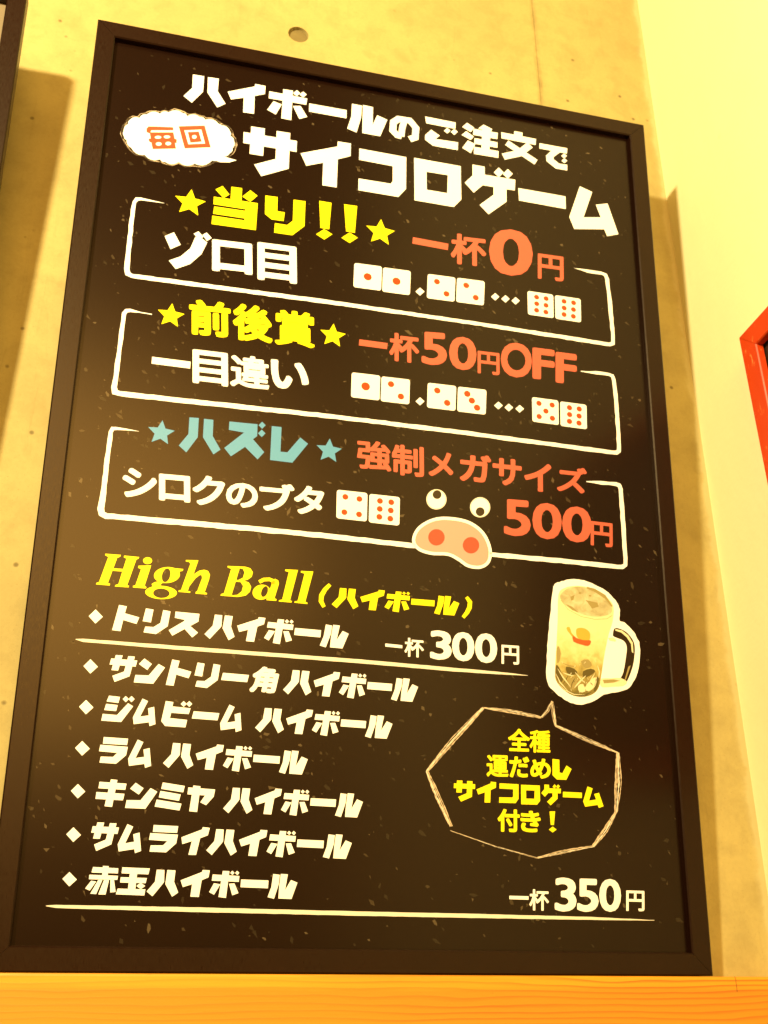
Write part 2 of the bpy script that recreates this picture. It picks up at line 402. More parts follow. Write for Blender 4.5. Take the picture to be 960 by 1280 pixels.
put(a, [[(-99,30),(105,70),(102,112),(50,103),(-92,75)], dia(48,125,22,19), dia(95,133,24,20), [(-100,155),(-59,118),(-2,158),(-30,180),(120,203),(118,255),(-48,225),(-100,185)],
        [(180,72),(228,105),(205,135),(148,100)], [(175,128),(225,165),(205,187),(143,153)], [(185,190),(235,215),(205,275),(148,240)],
        [(290,85),(348,115),(335,140),(255,110)], [(222,112),(385,140),(381,182),(220,153)], [(230,175),(382,203),(382,240),(227,212)], [(226,233),(390,262),(388,307),(225,280)], [(283,100),(337,110),(327,292),(273,282)]], cC, I_white)
put(a, [[(495,127),(550,138),(548,180),(492,170)], [(408,135),(640,180),(637,220),(410,175)]], cC, I_white)
strokes(a, [([(445,205),(530,262),(640,335)], 44), ([(600,220),(530,275),(422,298)], 46)], cC, I_white, lay=3)
put(a, [[(663,208),(848,242),(846,278),(662,243)], [(748,252),(805,265),(757,300),(757,315),(795,345),(848,352),(848,390),(772,377),(710,328),(706,292)], dia(827,293,19,16), dia(829,325,19,17)], cC, I_white)
a.build('title_lettering', 'white upper title line ハイボールのご注文で')
a = Art()
for P_, T_ in ((t_sa, cD), (t_i2, cD), (t_ko, cE), (t_ro, cE), (t_ge, cF), (t_bar2, cF), (t_mu, cF)): put(a, P_, T_, I_white)
a.build('title_lettering', 'large white second title line サイコロゲーム')

# ---- scalloped cloud with the two red characters
c7 = Crop(150, 130, 6.0)
cusps = [(28,200),(62,150),(72,120),(145,105),(200,78),(300,72),(365,62),(470,68),(505,92),(600,98),(640,118),(740,150),(760,160),(825,205),(828,240),(856,280),(845,330),(825,368),(775,390),(690,425),(560,448),(440,436),(340,435),(300,415),(185,382),(85,328),(50,270),(30,242)]
def scallop(cs, bulge=.22, n=7):
    o = []
    for i in range(len(cs)):
        p, q = Vector(cs[i]), Vector(cs[(i+1) % len(cs)]); d = q-p; nn = Vector((d.y, -d.x))
        for j in range(n):
            t = j/n; o.append(tuple(p+d*t+nn*bulge*4*t*(1-t)*.8))
    return o
cl = scallop(cusps)
a = Art(); put(a, [cl, [(690,415),(775,388),(805,402),(875,422),(820,438),(750,437)]], c7, I_white)
rnd = random.Random(4)
for off in (1.045, 1.025):
    q = [c7(443+(x-443)*off, 250+(y-250)*(off+.012)) for x, y in cl][::3]
    wd = [max(.00005, rnd.uniform(-.0003, .0007)) for _ in q]
    a.stroke(q, wd, I_tan, 0 if off > 1.03 else 0.5, closed=True)
a.build('speech_cloud', 'white scalloped cloud beside the title')
a = Art()
put(a, [[(215,168),(398,175),(400,197),(235,197),(225,222),(200,212),(198,185)],
        [[(222,213),(400,213),(410,262),(425,265),(425,292),(412,292),(420,335),(245,338),(235,290),(218,282),(215,262),(230,260)], ellipse((285,250),25,12,14), ellipse((352,247),25,12,14), ellipse((290,300),22,14,14), ellipse((362,297),22,14,14)],
        [[(440,168),(635,163),(680,325),(485,333)], [(482,197),(610,192),(638,298),(512,303)]], [[(508,212),(590,208),(612,282),(528,290)], ellipse((557,247),18,15,16)]], c7, I_cl)
a.v = [(x, y-4*LAY, z) for x, y, z in a.v]
a.build('cloud_lettering', 'vermilion characters 毎回 in the white cloud')

# ---- stars, bullets, dice
def star(x, y, r, m_, rot=0.0):
    c_ = ST(x, y); s_ = (ST(x+r, y)-c_).length; a = Art(); ang = math.pi/2+rot
    a.loops([[(c_.x+s_*(1 if i % 2 == 0 else .47)*math.cos(ang+i*math.pi/5), c_.y+s_*(1 if i % 2 == 0 else .47)*math.sin(ang+i*math.pi/5)) for i in range(10)]], m_, 1)
    return a.build('star')
for s_ in ((237.5,253.5,20,I_yel,-.03), (475.5,290.5,18.5,I_yel,-.03), (213.5,394.5,17.5,I_yel,-.03), (416,419.5,16.5,I_yel,-.03), (201.3,541,17.5,I_blue,-.03), (411.3,563.5,16.5,I_blue,-.03)): star(*s_)
def bullet(x, y, r):
    a = Art(); a.loops([[ST(x-r, y-r*.05), ST(x-r*.02, y-r), ST(x+r, y+r*.05), ST(x-r*.05, y+r)]], I_white, 1); a.build('bullet')
for b in ((119.7,770.6,8.8),(113.3,833,9),(107.8,883.9,9),(103,935.4,9.2),(97.6,989,9),(92,1043.3,9.2),(87,1099,9)): bullet(*b)
def dots(name, L):
    a = Art()
    for x, y, r in L: a.loops([[ST(x-r, y), ST(x, y-r*.9), ST(x+r, y), ST(x, y+r*.9)]], I_white, 1)
    a.build(name)
dots('separator_dot', [(525,364.5,5.6)]); dots('ellipsis_dots', [(619,371,5.2),(631.8,373.6,5.2),(644.5,376,5.2)])
dots('separator_dot', [(525,501.7,5.6)]); dots('ellipsis_dots', [(623,506.9,5.4),(636,509.4,5.4),(649.6,511,5.4)])
PIPS = {1: [(.5,.5)], 2: [(.34,.27),(.7,.72)], 3: [(.33,.25),(.5,.5),(.69,.76)], 4: [(.28,.22),(.74,.24),(.26,.76),(.74,.78)],
        5: [(.26,.22),(.76,.22),(.52,.5),(.26,.76),(.76,.76)], 6: [(.35,.21),(.72,.21),(.35,.49),(.71,.5),(.34,.77),(.7,.79)]}
def die(cx, cy, w_, dx, h_, n, pr):
    """cx,cy centre; w_ = width vector, h_ = height vector"""
    a = Art(); TL = (cx-w_[0]/2-h_[0]/2, cy-w_[1]/2-h_[1]/2)
    T = lambda u, v_: ST(TL[0]+w_[0]*u+h_[0]*v_, TL[1]+w_[1]*u+h_[1]*v_)
    rr = .085; pts = []
    for (qx, qy, a0) in ((1-rr, rr, -90), (1-rr, 1-rr, 0), (rr, 1-rr, 90), (rr, rr, 180)):
        for i in range(6):
            t = math.radians(a0+i*18); pts.append(T(qx+rr*math.cos(t), qy+rr*math.sin(t)))
    a.loops([pts], I_white, 1)
    for (u, v_) in PIPS[n]:
        c_ = T(u, v_); r = (ST(cx+pr, cy)-ST(cx, cy)).length; a.loops([ellipse(c_, r, r, 18)], I_pip, 3)
    a.build('die', 'printed die showing %s' % ['', 'one', 'two', 'three', 'four', 'five', 'six'][n])
for q in ((459.6,346,1),(495.6,351.6,1),(551.4,359.8,2),(588,364.5,2)): die(q[0], q[1], (34.6,4.6), 0, (-1.2,30.2), q[2], 5 if q[2] == 1 else 3.7)
for q in ((675.7,380.7,6),(710,386,6)): die(q[0], q[1], (32.2,4.8), 0, (.6,29.4), q[2], 3.1)
for q in ((457,483,1),(494.2,488,2),(552,496,2),(589.8,500.8,3)): die(q[0], q[1], (35.6,4.2), 0, (-1.0,31), q[2], 5.4 if q[2] == 1 else 4.0)
for q in ((681.7,513.8,5),(716.9,519.2,6)): die(q[0], q[1], (33,4.4), 0, (.6,30.6), q[2], 3.3)
for q in ((439.8,632,4),(480.4,637.2,6)): die(q[0], q[1], (38.2,4.2), 0, (-.8,35.6), q[2], 3.7)

# ---- hand-drawn boxes and underlines
px = (ST(410, 640)-ST(400, 640)).length/10
def brush(name, pts, ws, m_, seed=1, jit=.35, label=None, step=.006):
    rnd = random.Random(seed); P = [ST(*p) for p in pts]; o, wo = [], []
    for i in range(len(P)-1):
        L = (P[i+1]-P[i]).length; n = max(1, int(L/step))
        for j in range(n): o.append(P[i].lerp(P[i+1], j/n)); wo.append((ws[i]+(ws[i+1]-ws[i])*j/n)*px)
    o.append(P[-1]); wo.append(ws[-1]*px)
    a = Art(); a.stroke(o, wo, m_, 1, jit*px, rnd); return a.build(name, label)
brush('border_line', [(205,254.2),(190,251),(176,248.6),(171,249),(168,252.5),(166,262),(161,310),(158.5,336),(159.8,342),(165,345),(420,378.8),(600,405),(755,429.5),(762,430.5),(766,429),(766.5,422),(763,385),(759,349),(757,343.5),(752,341.5),(735,339),(717,335)],
      [.4,2.2,4,4.8,5,5,6,7,7,6,6,5.6,6,5.6,5.4,5.4,6,5.6,5,5,4.4,.8], I_white, 1, .9)
brush('border_line', [(190,393),(175,390.4),(163,388),(158,388.2),(155,392),(152,415),(145,470),(142.5,484),(143.8,490),(149,492),(300,508.5),(420,521),(600,543.5),(765,565.5),(770.5,566),(773.5,563.5),(773.8,556),(770,500),(767,474),(765.5,469.8),(761,468),(745,466),(726,464)],
      [.4,2.2,4,4.8,5,5,6,7,7,6.4,6.4,6,6,6,5.6,5.4,5.6,6,5.6,5,5,4.4,.8], I_white, 2, .9)
brush('border_line', [(174,539.3),(158,537),(146,535.4),(141,536),(138.4,540),(135,565),(128,625),(126,636),(127.5,642),(133,645),(300,659.5),(400,669),(519,682.5)],
      [.4,2.2,4,4.8,5,5,6.4,7,7,6.6,6.6,6.4,6.4], I_white, 3, .9)
brush('border_line', [(612,693),(700,701),(772,708.5),(778,709),(781.5,706),(781.8,698),(778,640),(775.5,611),(774,606.8),(770,605.2),(752,603.5),(733,602)],
      [6,6.2,5.8,5.6,5.4,5.6,6.4,6,5.2,5,4.6,.8], I_white, 4, .9)
brush('underline', [(94.5,799),(104,800.4),(200,808),(450,826.6),(567,837),(620,841),(660,844.4)], [.5,3.4,4.4,4.6,4.4,3.2,.4], I_cream, 5, .3)
brush('underline', [(57.5,1132.3),(70,1133),(240,1137),(450,1142),(580,1144.6),(740,1148),(818,1150.4)], [.5,3,4.6,4.4,4.4,3.2,.4], I_cream, 6, .3)

# ---- yellow / blue display lettering
c8 = Crop(210, 225, 5.0526); c3 = Crop(130, 220, 2.743)
a = Art()
put(a, [[(290,105),(567,147),(555,317),(275,278),(280,225),(482,255),(485,243),(285,213),(292,167),(487,195),(490,185),(287,153)], [(345,38),(388,92),(350,115),(300,60)], [(400,43),(468,52),(465,130),(395,125)], [(520,65),(565,100),(520,138),(470,105)],
        [(615,98),(692,108),(690,197),(737,205),(730,260),(655,250),(612,215)], [(793,125),(868,135),(862,292),(785,350),(670,333),(675,273),(752,285),(788,258)]], c8, I_yel)
put(a, [[(738,85),(780,92),(772,183),(742,178)], dia(755,200,28,18), [(823,97),(868,103),(860,195),(830,190)], dia(842,212,28,18)], c3, I_yel)
a.build('prize_lettering', 'yellow lettering 当り!!')
cz = Crop(180, 510, 3.84); a = Art()
put(a, [[(218,45),(263,48),(258,140),(203,213),(167,180),(213,125)], [(288,52),(333,57),(330,135),(367,200),(333,223),(283,140)],
        [(410,65),(545,78),(543,135),(523,150),(577,212),(545,247),(485,187),(417,232),(385,192),(480,118),(407,105)], dia(567,83,17), dia(565,122,18),
        [(613,87),(660,92),(655,210),(688,213),(750,142),(787,172),(712,263),(605,250)]], cz, I_blue)
a.build('prize_lettering', 'pale blue lettering ハズレ')

# ---- menu rows: unit glyphs traced once, set along slanted lines
glyph('ト', [[(260,33),(312,43),(298,90),(395,118),(375,162),(287,135),(268,210),(213,203)]], fr(236,395,120,.09,175,-.26))
glyph('リ', [[(440,57),(490,65),(472,152),(418,143)], [(555,68),(603,77),(583,178),(505,230),(423,218),(435,180),(490,183),(535,155)]], fr(432,595,138,.09,175,-.26))
glyph('ス', [[(635,78),(790,93),(782,145),(728,175),(778,220),(740,252),(692,195),(612,240),(590,203),(690,142),(692,133),(630,120)]], fr(614,780,154,.09,175,-.26))
glyph('ン', [[(262,38),(303,68),(278,100),(233,68)], [(340,68),(375,88),(312,175),(207,167),(215,127),(287,130)]], fr(222,355,100,.078,141,-.22))
glyph('ジ', [[(70,243),(130,250),(122,283),(57,275)], [(55,288),(118,295),(110,328),(45,322)], [(175,285),(203,302),(138,388),(30,380),(37,343),(115,350)], dia(162,262,17), dia(194,262,17)], fr(48,198,316,.069,143,-.22))
glyph('ビ', [[(383,268),(423,274),(418,298),(515,308),(505,340),(412,333),(405,362),(497,372),(488,413),(380,405),(360,378)], dia(478,284,16), dia(508,284,16)], fr(372,515,334,.069,143,-.22))
glyph('ラ', [[(190,57),(335,67),(328,107),(185,98)], [(170,105),(333,118),(322,170),(262,222),(165,215),(172,178),(245,180),(270,155),(162,145)]], fr(175,325,140,.067,165,-.22))
glyph('キ', [[(162,325),(328,337),(320,375),(155,365)], [(143,388),(315,400),(305,440),(137,430)], [(232,310),(272,314),(238,480),(192,475)]], fr(150,318,396,.052,168,-.22))
glyph('ミ', [[(545,325),(677,347),(667,387),(535,365)], [(530,378),(652,400),(640,440),(520,418)], [(507,432),(655,458),(643,500),(495,475)]], fr(513,660,412,.052,170,-.22))
glyph('ヤ', [[(697,352),(862,365),(853,410),(805,463),(770,445),(800,402),(692,395)], [(728,340),(772,345),(750,505),(702,500)]], fr(700,853,418,.052,170,-.22))
glyph('赤', [[(175,332),(328,340),(325,372),(165,366)], [(152,380),(325,387),(320,412),(148,408)], [(235,325),(270,327),(262,392),(228,390)], [(205,412),(230,412),(190,500),(155,497)], [(240,412),(270,412),(247,503),(203,502)], [(162,417),(192,422),(152,478),(125,465)], [(278,412),(300,412),(308,487),(275,490)]], fr(143,318,414,.037,177,-.22))
glyph('玉', [[(350,333),(520,340),(510,377),(345,370)], [(340,394),(500,400),(492,432),(335,427)], [(320,465),(490,470),(482,508),(308,500)], [(400,340),(445,342),(425,490),(380,488)], dia(462,449,27,20)], fr(325,508,420,.037,177,-.22))
HB = [[(68,42),(113,46),(107,116),(98,127),(35,195),(3,165),(54,112)], [(130,47),(178,52),(166,118),(187,182),(150,204),(114,128)],
      [(205,112),(335,70),(340,58),(382,63),(372,103),(330,118),(307,215),(257,210),(272,138),(216,152)],
      [(398,88),(558,106),(552,140),(390,124)], [(460,70),(500,74),(468,230),(424,222)], [(402,140),(440,148),(398,207),(370,190)], [(492,148),(525,148),(545,206),(507,217)], dia(517,85,13), dia(546,87,13),
      [(567,127),(733,142),(726,188),(560,172)],
      [(765,105),(805,112),(795,165),(758,252),(720,240),(748,180)], [(812,107),(855,112),(830,205),(872,147),(910,165),(865,260),(785,252),(795,185)]]
glyph('HB', HB, fr(25, 894, 114.5, .09, 164, -.26))
BLOCK = [('HB', 0, 1)]
FONTQ = []
def row(name, label, x0, y0, x1, y1, h, lean, chars, bs, be, m_=I_white):
    sl = (y1-y0)/(x1-x0); a = Art()
    cs = list(chars)+[(c_, bs+(be-bs)*p, bs+(be-bs)*q) for c_, p, q in BLOCK]
    for c_, xa, xb in cs:
        tl, tr, bl = fr(xa, xb, y0+sl*(xa-x0), sl, h, lean)
        if c_ in G: put_glyph(a, c_, ST(*tl), ST(*tr), ST(*bl), m_)
        else: font_glyph(a, c_, ST(*tl), ST(*tr), ST(*bl), m_, .046)
    a.build(name, label)

# font glyphs from Blender's built-in font, thickened, scaled to their inked box
_fc = {}
def font_mesh(ch):
    if ch in _fc: return _fc[ch]
    cu = bpy.data.curves.new('glyph', 'FONT'); cu.body = ch; cu.resolution_u = 4; cu.fill_mode = 'FRONT'
    ob = bpy.data.objects.new('glyph', cu); COL.objects.link(ob)
    dg = bpy.context.evaluated_depsgraph_get(); dg.update(); ev = ob.evaluated_get(dg); me = ev.to_mesh()
    vv = [(p.co.x, p.co.y) for p in me.vertices]; ff = [tuple(p.vertices) for p in me.polygons]
    ev.to_mesh_clear(); bpy.data.objects.remove(ob); bpy.data.curves.remove(cu)
    xs = [p[0] for p in vv]; ys = [p[1] for p in vv]; x0, x1, y0, y1 = min(xs), max(xs), min(ys), max(ys)
    _fc[ch] = ([((x-x0)/(x1-x0), 1-(y-y0)/(y1-y0)) for x, y in vv], ff, x1-x0, y1-y0); return _fc[ch]
def font_glyph(art, ch, TL, TR, BL, m_, off, lay=1):
    """built-in font glyph, thickened by laying shifted copies; the inked box stays TL-TR-BL"""
    vv, ff, wx, wy = font_mesh(ch); ox, oy = off/(wx+2*off), off/(wy+2*off)
    TL, TR, BL = Vector(TL), Vector(TR), Vector(BL); u, v_ = TR-TL, BL-TL
    T0 = TL+u*ox+v_*oy; u2, v2 = u*(1-2*ox), v_*(1-2*oy); i = art._m(m_)
    B = [T0+u2*p[0]+v2*p[1] for p in vv]
    for n, (sx, sy) in enumerate(((0,0),(-.8,-.8),(.8,-.8),(.8,.8),(-.8,.8),(0,-1),(0,1),(-1,0),(1,0))):
        d = u*(ox*sx)+v_*(oy*sy); y = PY-(lay+n)*LAY*.6-2e-5; base = len(art.v)
        P = [p+d for p in B]; art.v += [(p.x, y, p.y) for p in P]
        for f in ff:
            a_, b_, c_ = P[f[0]], P[f[1]], P[f[2]]
            s_ = (b_.x-a_.x)*(c_.y-a_.y)-(b_.y-a_.y)*(c_.x-a_.x)
            if abs(s_) < 1e-13: continue
            art.f.append([base+q for q in (f if s_ > 0 else f[::-1])]); art.mi.append(i)
def fbox(art, crop, ch, x0, y0, x1, y1, m_, slope=.13, off=.03, lean=0.0):
    w_ = x1-x0; h = y1-y0-slope*w_
    TL = (x0-(lean*h if lean < 0 else 0), y0); TR = (x1-0, y0+slope*w_); BL = (x0, y1-slope*w_)
    font_glyph(art, ch, crop(*TL), crop(*TR), crop(*BL), m_, off)

row('item_lettering', 'white menu line トリス ハイボール', 147, 772.5, 415.5, 796.6, 32.5, -.26, [('ト',144.4,174),('リ',181,211.6),('ス',215.5,247.5)], 260, 432)
row('item_lettering', 'white menu line サントリー角 ハイボール', 152, 836, 505, 863.5, 32.6, -.24, [('サ',136,168.8),('ン',171,201.4),('ト',211.2,239),('リ',245.6,274),('ー',277.6,310),('角',314.5,347)], 358, 519)
row('item_lettering', 'white menu line ジムビーム ハイボール', 148, 887.4, 475, 910, 32.6, -.24, [('ジ',131,165),('ム',168,197.5),('ビ',204.5,238),('ー',241,273),('ム',277,305)], 323, 487)
row('item_lettering', 'white menu line ラム ハイボール', 140, 939, 370, 954.5, 33.5, -.23, [('ラ',126.5,158),('ム',162,192)], 208, 381)
row('item_lettering', 'white menu line キンミヤ ハイボール', 138, 992.5, 438, 1008, 34.2, -.22, [('キ',122,156),('ン',160,191.7),('ミ',197,227.5),('ヤ',236,267)], 283, 450)
row('item_lettering', 'white menu line サムライハイボール', 130, 1046, 422, 1059.5, 34.8, -.22, [('サ',113,146),('ム',149,179.5),('ラ',189,220.6),('イ',226,258.5)], 262, 436)
row('item_lettering', 'white menu line 赤玉ハイボール', 128, 1101, 355, 1109.4, 35.8, -.21, [('赤',110,146),('玉',148,185)], 187.5, 368)
row('heading_lettering', 'yellow lettering (ハイボール)', 419, 747, 571, 759, 27, -.22, [], 418, 571, I_yel)
cp = Crop(380, 700, 3.2)
for p, w_ in (([(104,98),(84,118),(70,142),(68,165),(80,188)], [14,17,19,18,14]), ([(650,148),(664,168),(662,190),(652,210),(636,230)], [14,18,19,17,14])):
    q = [cp(*z) for z in p]; sc = (cp(110, 100)-cp(10, 100)).length/100; a = Art(); a.stroke(q, [z*sc for z in w_], I_yel, 1); a.build('bracket')

# ---- gothic runs
c4 = Crop(420, 260, 2.526); c5 = Crop(130, 360, 2.909); c6 = Crop(420, 400, 2.526); c7b = Crop(110, 500, 2.743); c8b = Crop(420, 530, 2.526); c9 = Crop(580, 1060, 3.0)
a = Art(); put(a, [[(243,92),(355,113),(353,133),(241,112)]], c4, I_or)
fbox(a, c4, '杯', 362, 78, 474, 188, I_or, .12, .03); fbox(a, c4, '0', 483, 62, 620, 220, I_or, .08, .03); fbox(a, c4, '円', 637, 143, 718, 234, I_or, .14, .025)
a.build('price_lettering', 'vermilion lettering 一杯0円')
a = Art(); put(a, [[(208,206),(240,193),(263,236),(228,251)], [(313,209),(336,214),(354,228),(334,268),(295,302),(246,319),(222,290),(262,276),(296,248)], [(307,198),(324,190),(341,209),(326,219)], [(337,202),(352,194),(369,213),(353,223)]], c3, I_white); fbox(a, c3, 'ロ', 370, 216, 508, 341, I_white, .12, .035); fbox(a, c3, '目', 526, 226, 660, 372, I_white, .13, .03)
a.build('rule_lettering', 'white lettering ゾロ目')
a = Art()
fbox(a, c5, '前', 309, 38, 460, 184, I_yel, .11, .038); fbox(a, c5, '後', 468, 53, 612, 204, I_yel, .12, .038); fbox(a, c5, '賞', 620, 75, 766, 222, I_yel, .12, .032)
a.build('prize_lettering', 'yellow lettering 前後賞')
a = Art(); put(a, [[(175,250),(315,268),(313,293),(173,275)]], c5, I_white)
fbox(a, c5, '目', 322, 222, 450, 360, I_white, .12, .03); fbox(a, c5, '違', 458, 238, 600, 373, I_white, .12, .028); fbox(a, c5, 'い', 606, 258, 744, 376, I_white, .10, .04)
a.build('rule_lettering', 'white lettering 一目違い')
a = Art(); put(a, [[(74,61),(163,73),(161,92),(72,80)]], c6, I_or)
fbox(a, c6, '杯', 168, 38, 262, 139, I_or, .12, .032); fbox(a, c6, '5', 270, 36, 350, 146, I_or, .08, .026); fbox(a, c6, '0', 357, 50, 443, 162, I_or, .08, .026); fbox(a, c6, '円', 447, 97, 516, 176, I_or, .12, .025)
fbox(a, c6, 'O', 520, 68, 618, 186, I_or, .08, .032); fbox(a, c6, 'F', 620, 86, 690, 194, I_or, .13, .035); fbox(a, c6, 'F', 693, 100, 760, 206, I_or, .13, .035)
a.build('price_lettering', 'vermilion lettering 一杯50円OFF')
a = Art()
for ch, x0, y0, x1, y1, o_ in (('強',66,48,174,152,.028),('制',176,62,277,170,.028),('メ',292,84,370,172,.035),('ガ',390,90,490,190,.035),('サ',494,104,586,200,.035),('イ',594,118,680,218,.035),('ズ',697,130,792,222,.035)):
    fbox(a, c8b, ch, x0, y0, x1, y1, I_or, .11, o_)
a.build('price_lettering', 'vermilion lettering 強制メガサイズ')
a = Art()
fbox(a, c8b, '5', 530, 236, 614, 358, I_or, .08, .026); fbox(a, c8b, '0', 620, 246, 712, 368, I_or, .08, .026); fbox(a, c8b, '0', 714, 257, 806, 378, I_or, .08, .026); fbox(a, c8b, '円', 804, 306, 873, 391, I_or, .12, .025)
a.build('price_lettering', 'vermilion lettering 500円')
a = Art()
for ch, x0, y0, x1, y1 in (('シ',118,230,236,342),('ロ',243,252,350,353),('ク',358,255,470,368),('の',473,280,582,374),('ブ',588,280,708,388),('タ',706,290,810,398)):
    fbox(a, c7b, ch, x0, y0, x1, y1, I_white, .09, .036)
a.build('rule_lettering', 'white lettering シロクのブタ')
a = Art(); put(a, [[(325,334),(393,341),(393,353),(325,346)]], cp, I_white)
fbox(a, cp, '杯', 402, 310, 479, 392, I_white, .08, .022); fbox(a, cp, '3', 504, 280, 590, 402, I_white, .06, .026); fbox(a, cp, '0', 592, 286, 681, 408, I_white, .06, .026); fbox(a, cp, '0', 684, 291, 772, 415, I_white, .06, .026); fbox(a, cp, '円', 790, 339, 860, 420, I_white, .07, .02)
a.build('price_lettering', 'white lettering 一杯300円')
a = Art(); put(a, [[(170,179),(242,181),(242,194),(170,192)]], c9, I_white)
fbox(a, c9, '杯', 245, 154, 318, 236, I_white, .03, .022); fbox(a, c9, '3', 340, 110, 421, 240, I_white, .03, .026); fbox(a, c9, '5', 424, 114, 504, 241, I_white, .03, .026); fbox(a, c9, '0', 507, 115, 588, 241, I_white, .03, .026); fbox(a, c9, '円', 608, 159, 676, 238, I_white, .03, .02)
a.build('price_lettering', 'white lettering 一杯350円')

# ---- sketchy bubble with yellow note
cb = Crop(560, 900, 4.5714); a = Art()
for ch, x0, y0, x1, y1, o_ in (('全',343,47,468,182,.03),('種',466,56,584,190,.026),('運',220,198,345,328,.026),('だ',350,206,464,332,.036),('め',470,218,587,338,.036),('付',283,506,410,643,.036),('き',413,516,529,644,.036)):
    fbox(a, cb, ch, x0, y0, x1, y1, I_yel, .04, o_)
put(a, [[(597,222),(636,227),(637,300),(654,304),(677,260),(706,280),(676,342),(622,340),(597,315)], [(580,522),(612,522),(605,600),(587,600)], dia(598,626,22,17)], cb, I_yel)
for ch, x0, y0, x1, y1 in (('サ',33,345,155,468),('イ',163,350,275,474),('コ',292,362,403,477),('ロ',417,370,525,486),('ゲ',533,362,645,490),('ー',657,370,765,487),('ム',772,378,888,500)):
    s_ = .04; h = y1-y0-s_*(x1-x0)
    put_glyph(a, ch, cb(x0, y0), cb(x1, y0+s_*(x1-x0)), cb(x0, y0+h), I_yel)
a.build('note_lettering', 'yellow note 全種 運だめし サイコロゲーム付き！')
cs = Crop(510, 860, 3.3103)
seg = [[(178,572),(128,462),(78,345)], [(78,345),(190,212),(312,82)], [(312,82),(430,98),(552,122)], [(552,122),(578,92),(596,55)], [(596,55),(602,105),(610,155)], [(610,155),(740,215),(868,268)],
       [(868,268),(870,390),(860,515)], [(860,515),(815,590),(765,655)], [(765,655),(640,678),(535,703)], [(535,703),(360,655),(175,590)]]
WID = [14,13,10,9,10,10,18,15,8,4]
rnd = random.Random(11); a = Art()
for (sg, wd) in zip(seg, WID):
    for r_ in range(4):
        o1 = (r_-1.5)*wd*.42; pts = subdiv([(x+rnd.uniform(-1.5, 1.5), y+rnd.uniform(-1.5, 1.5)) for x, y in sg], 9)
        d = (Vector(pts[-1])-Vector(pts[0])).normalized(); nn = Vector((-d.y, d.x)); n = len(pts)
        q = [cs(*(p+nn*(o1*(.4+.6*math.sin(math.pi*i/max(1, n-1)))+rnd.uniform(-.5, .5)))) for i, p in enumerate(pts)]
        sc = px/3.31
        ww = [sc*max(.35, (wd*.30)*rnd.uniform(.3, 1.25)) for _ in q]
        a.stroke(q, ww, I_tan if r_ != 1 else I_cream, 1+r_)
a.build('bubble_outline', 'sketchy tan outline of a pointed speech bubble')

# ---- snout and eyes
pigo = [(240,368),(256,328),(300,300),(352,293),(420,306),(468,342),(491,395),(485,438),(455,457),(415,452),(385,432),(352,416),(300,413),(258,398)]
cen = Vector((368, 372))
def shrink(L, d):
    n = len(L); o = []
    for i in range(n):
        t = (Vector(L[(i+1) % n])-Vector(L[i-1])).normalized(); nn = Vector((-t.y, t.x)); o.append(tuple(Vector(L[i])+nn*d))
    return o
ps = smooth(pigo, 6)
a = Art(); put(a, [ps], c8b, I_white); a.loops([[c8b(*p) for p in shrink(ps, 10)]], I_peach, 3)
a.loops([[c8b(*p) for p in ellipse((317,358), 26, 26)]], I_nos, 5); a.loops([[c8b(*p) for p in ellipse((426,383), 26, 26)]], I_nos, 5)
a.build('snout', 'peach pig snout with two vermilion nostrils')
for (x, y, pxx, pyy) in ((317,238,319,223), (455,263,455,277)):
    a = Art(); a.loops([[c8b(*p) for p in ellipse((x, y), 32, 32)]], I_cream, 1); a.loops([[c8b(*p) for p in ellipse((x, y), 28.5, 28.5)]], I_white, 2); a.loops([[c8b(*p) for p in ellipse((pxx, pyy), 14, 14)]], I_dark, 4)
    a.build('eye')

# ---- serif heading
ch1 = Crop(110, 685, 6.0); ch2 = Crop(250, 690, 5.3333); a = Art()
el = ellipse
put(a, [[(155,60),(222,66),(147,268),(80,263)], [(290,74),(365,80),(292,284),(225,279)], [(130,43),(247,52),(242,64),(228,72),(150,66),(128,54)], [(272,57),(384,68),(380,79),(362,88),(288,80),(268,70)],
        [(63,262),(80,256),(150,262),(166,269),(162,282),(60,273)], [(205,278),(222,272),(292,278),(308,284),(305,296),(201,289)], [(185,152),(270,158),(262,177),(178,171)]], ch1, I_yel)
put(a, [el((447,95),34,26,20), [(378,133),(474,130),(425,282),(438,293),(435,304),(336,296),(338,284),(356,278),(398,158),(375,149)],
        [[*el((592,203),98,60,30,-.08)], [*el((586,205),31,53,20,.25)]], [(640,150),(715,158),(710,172),(655,182)], [(535,250),(500,256),(478,270),(482,288),(510,300),(560,290),(540,278),(560,262)],
        [[*el((548,334),119,50,32,.04)], [*el((550,340),62,36,22,.04)]]], ch1, I_yel)
put(a, [[(735,90),(828,92),(748,322),(768,326),(766,336),(678,329),(680,318),(698,314),(768,118),(758,105),(733,101)],
        [(775,225),(800,192),(835,170),(870,163),(900,172),(915,200),(908,235),(875,332),(893,338),(891,349),(806,342),(808,330),(820,322),(856,225),(852,204),(838,203),(805,228),(762,285)]], ch1, I_yel)
put(a, [[[(183,93),(300,98),(335,108),(353,135),(345,165),(318,185),(292,191),(325,203),(341,232),(333,265),(305,290),(255,300),(137,291),(139,281),(160,274),(208,112),(185,104)],
         [(264,108),(288,114),(296,138),(286,172),(252,188),(242,184)], [(238,198),(270,200),(287,226),(278,262),(250,285),(216,289),(211,283)]]], ch2, I_yel)
strokes(a, [([(395,200),(425,184),(462,182),(486,192),(496,215)], 25)], ch2, I_yel, lay=1)
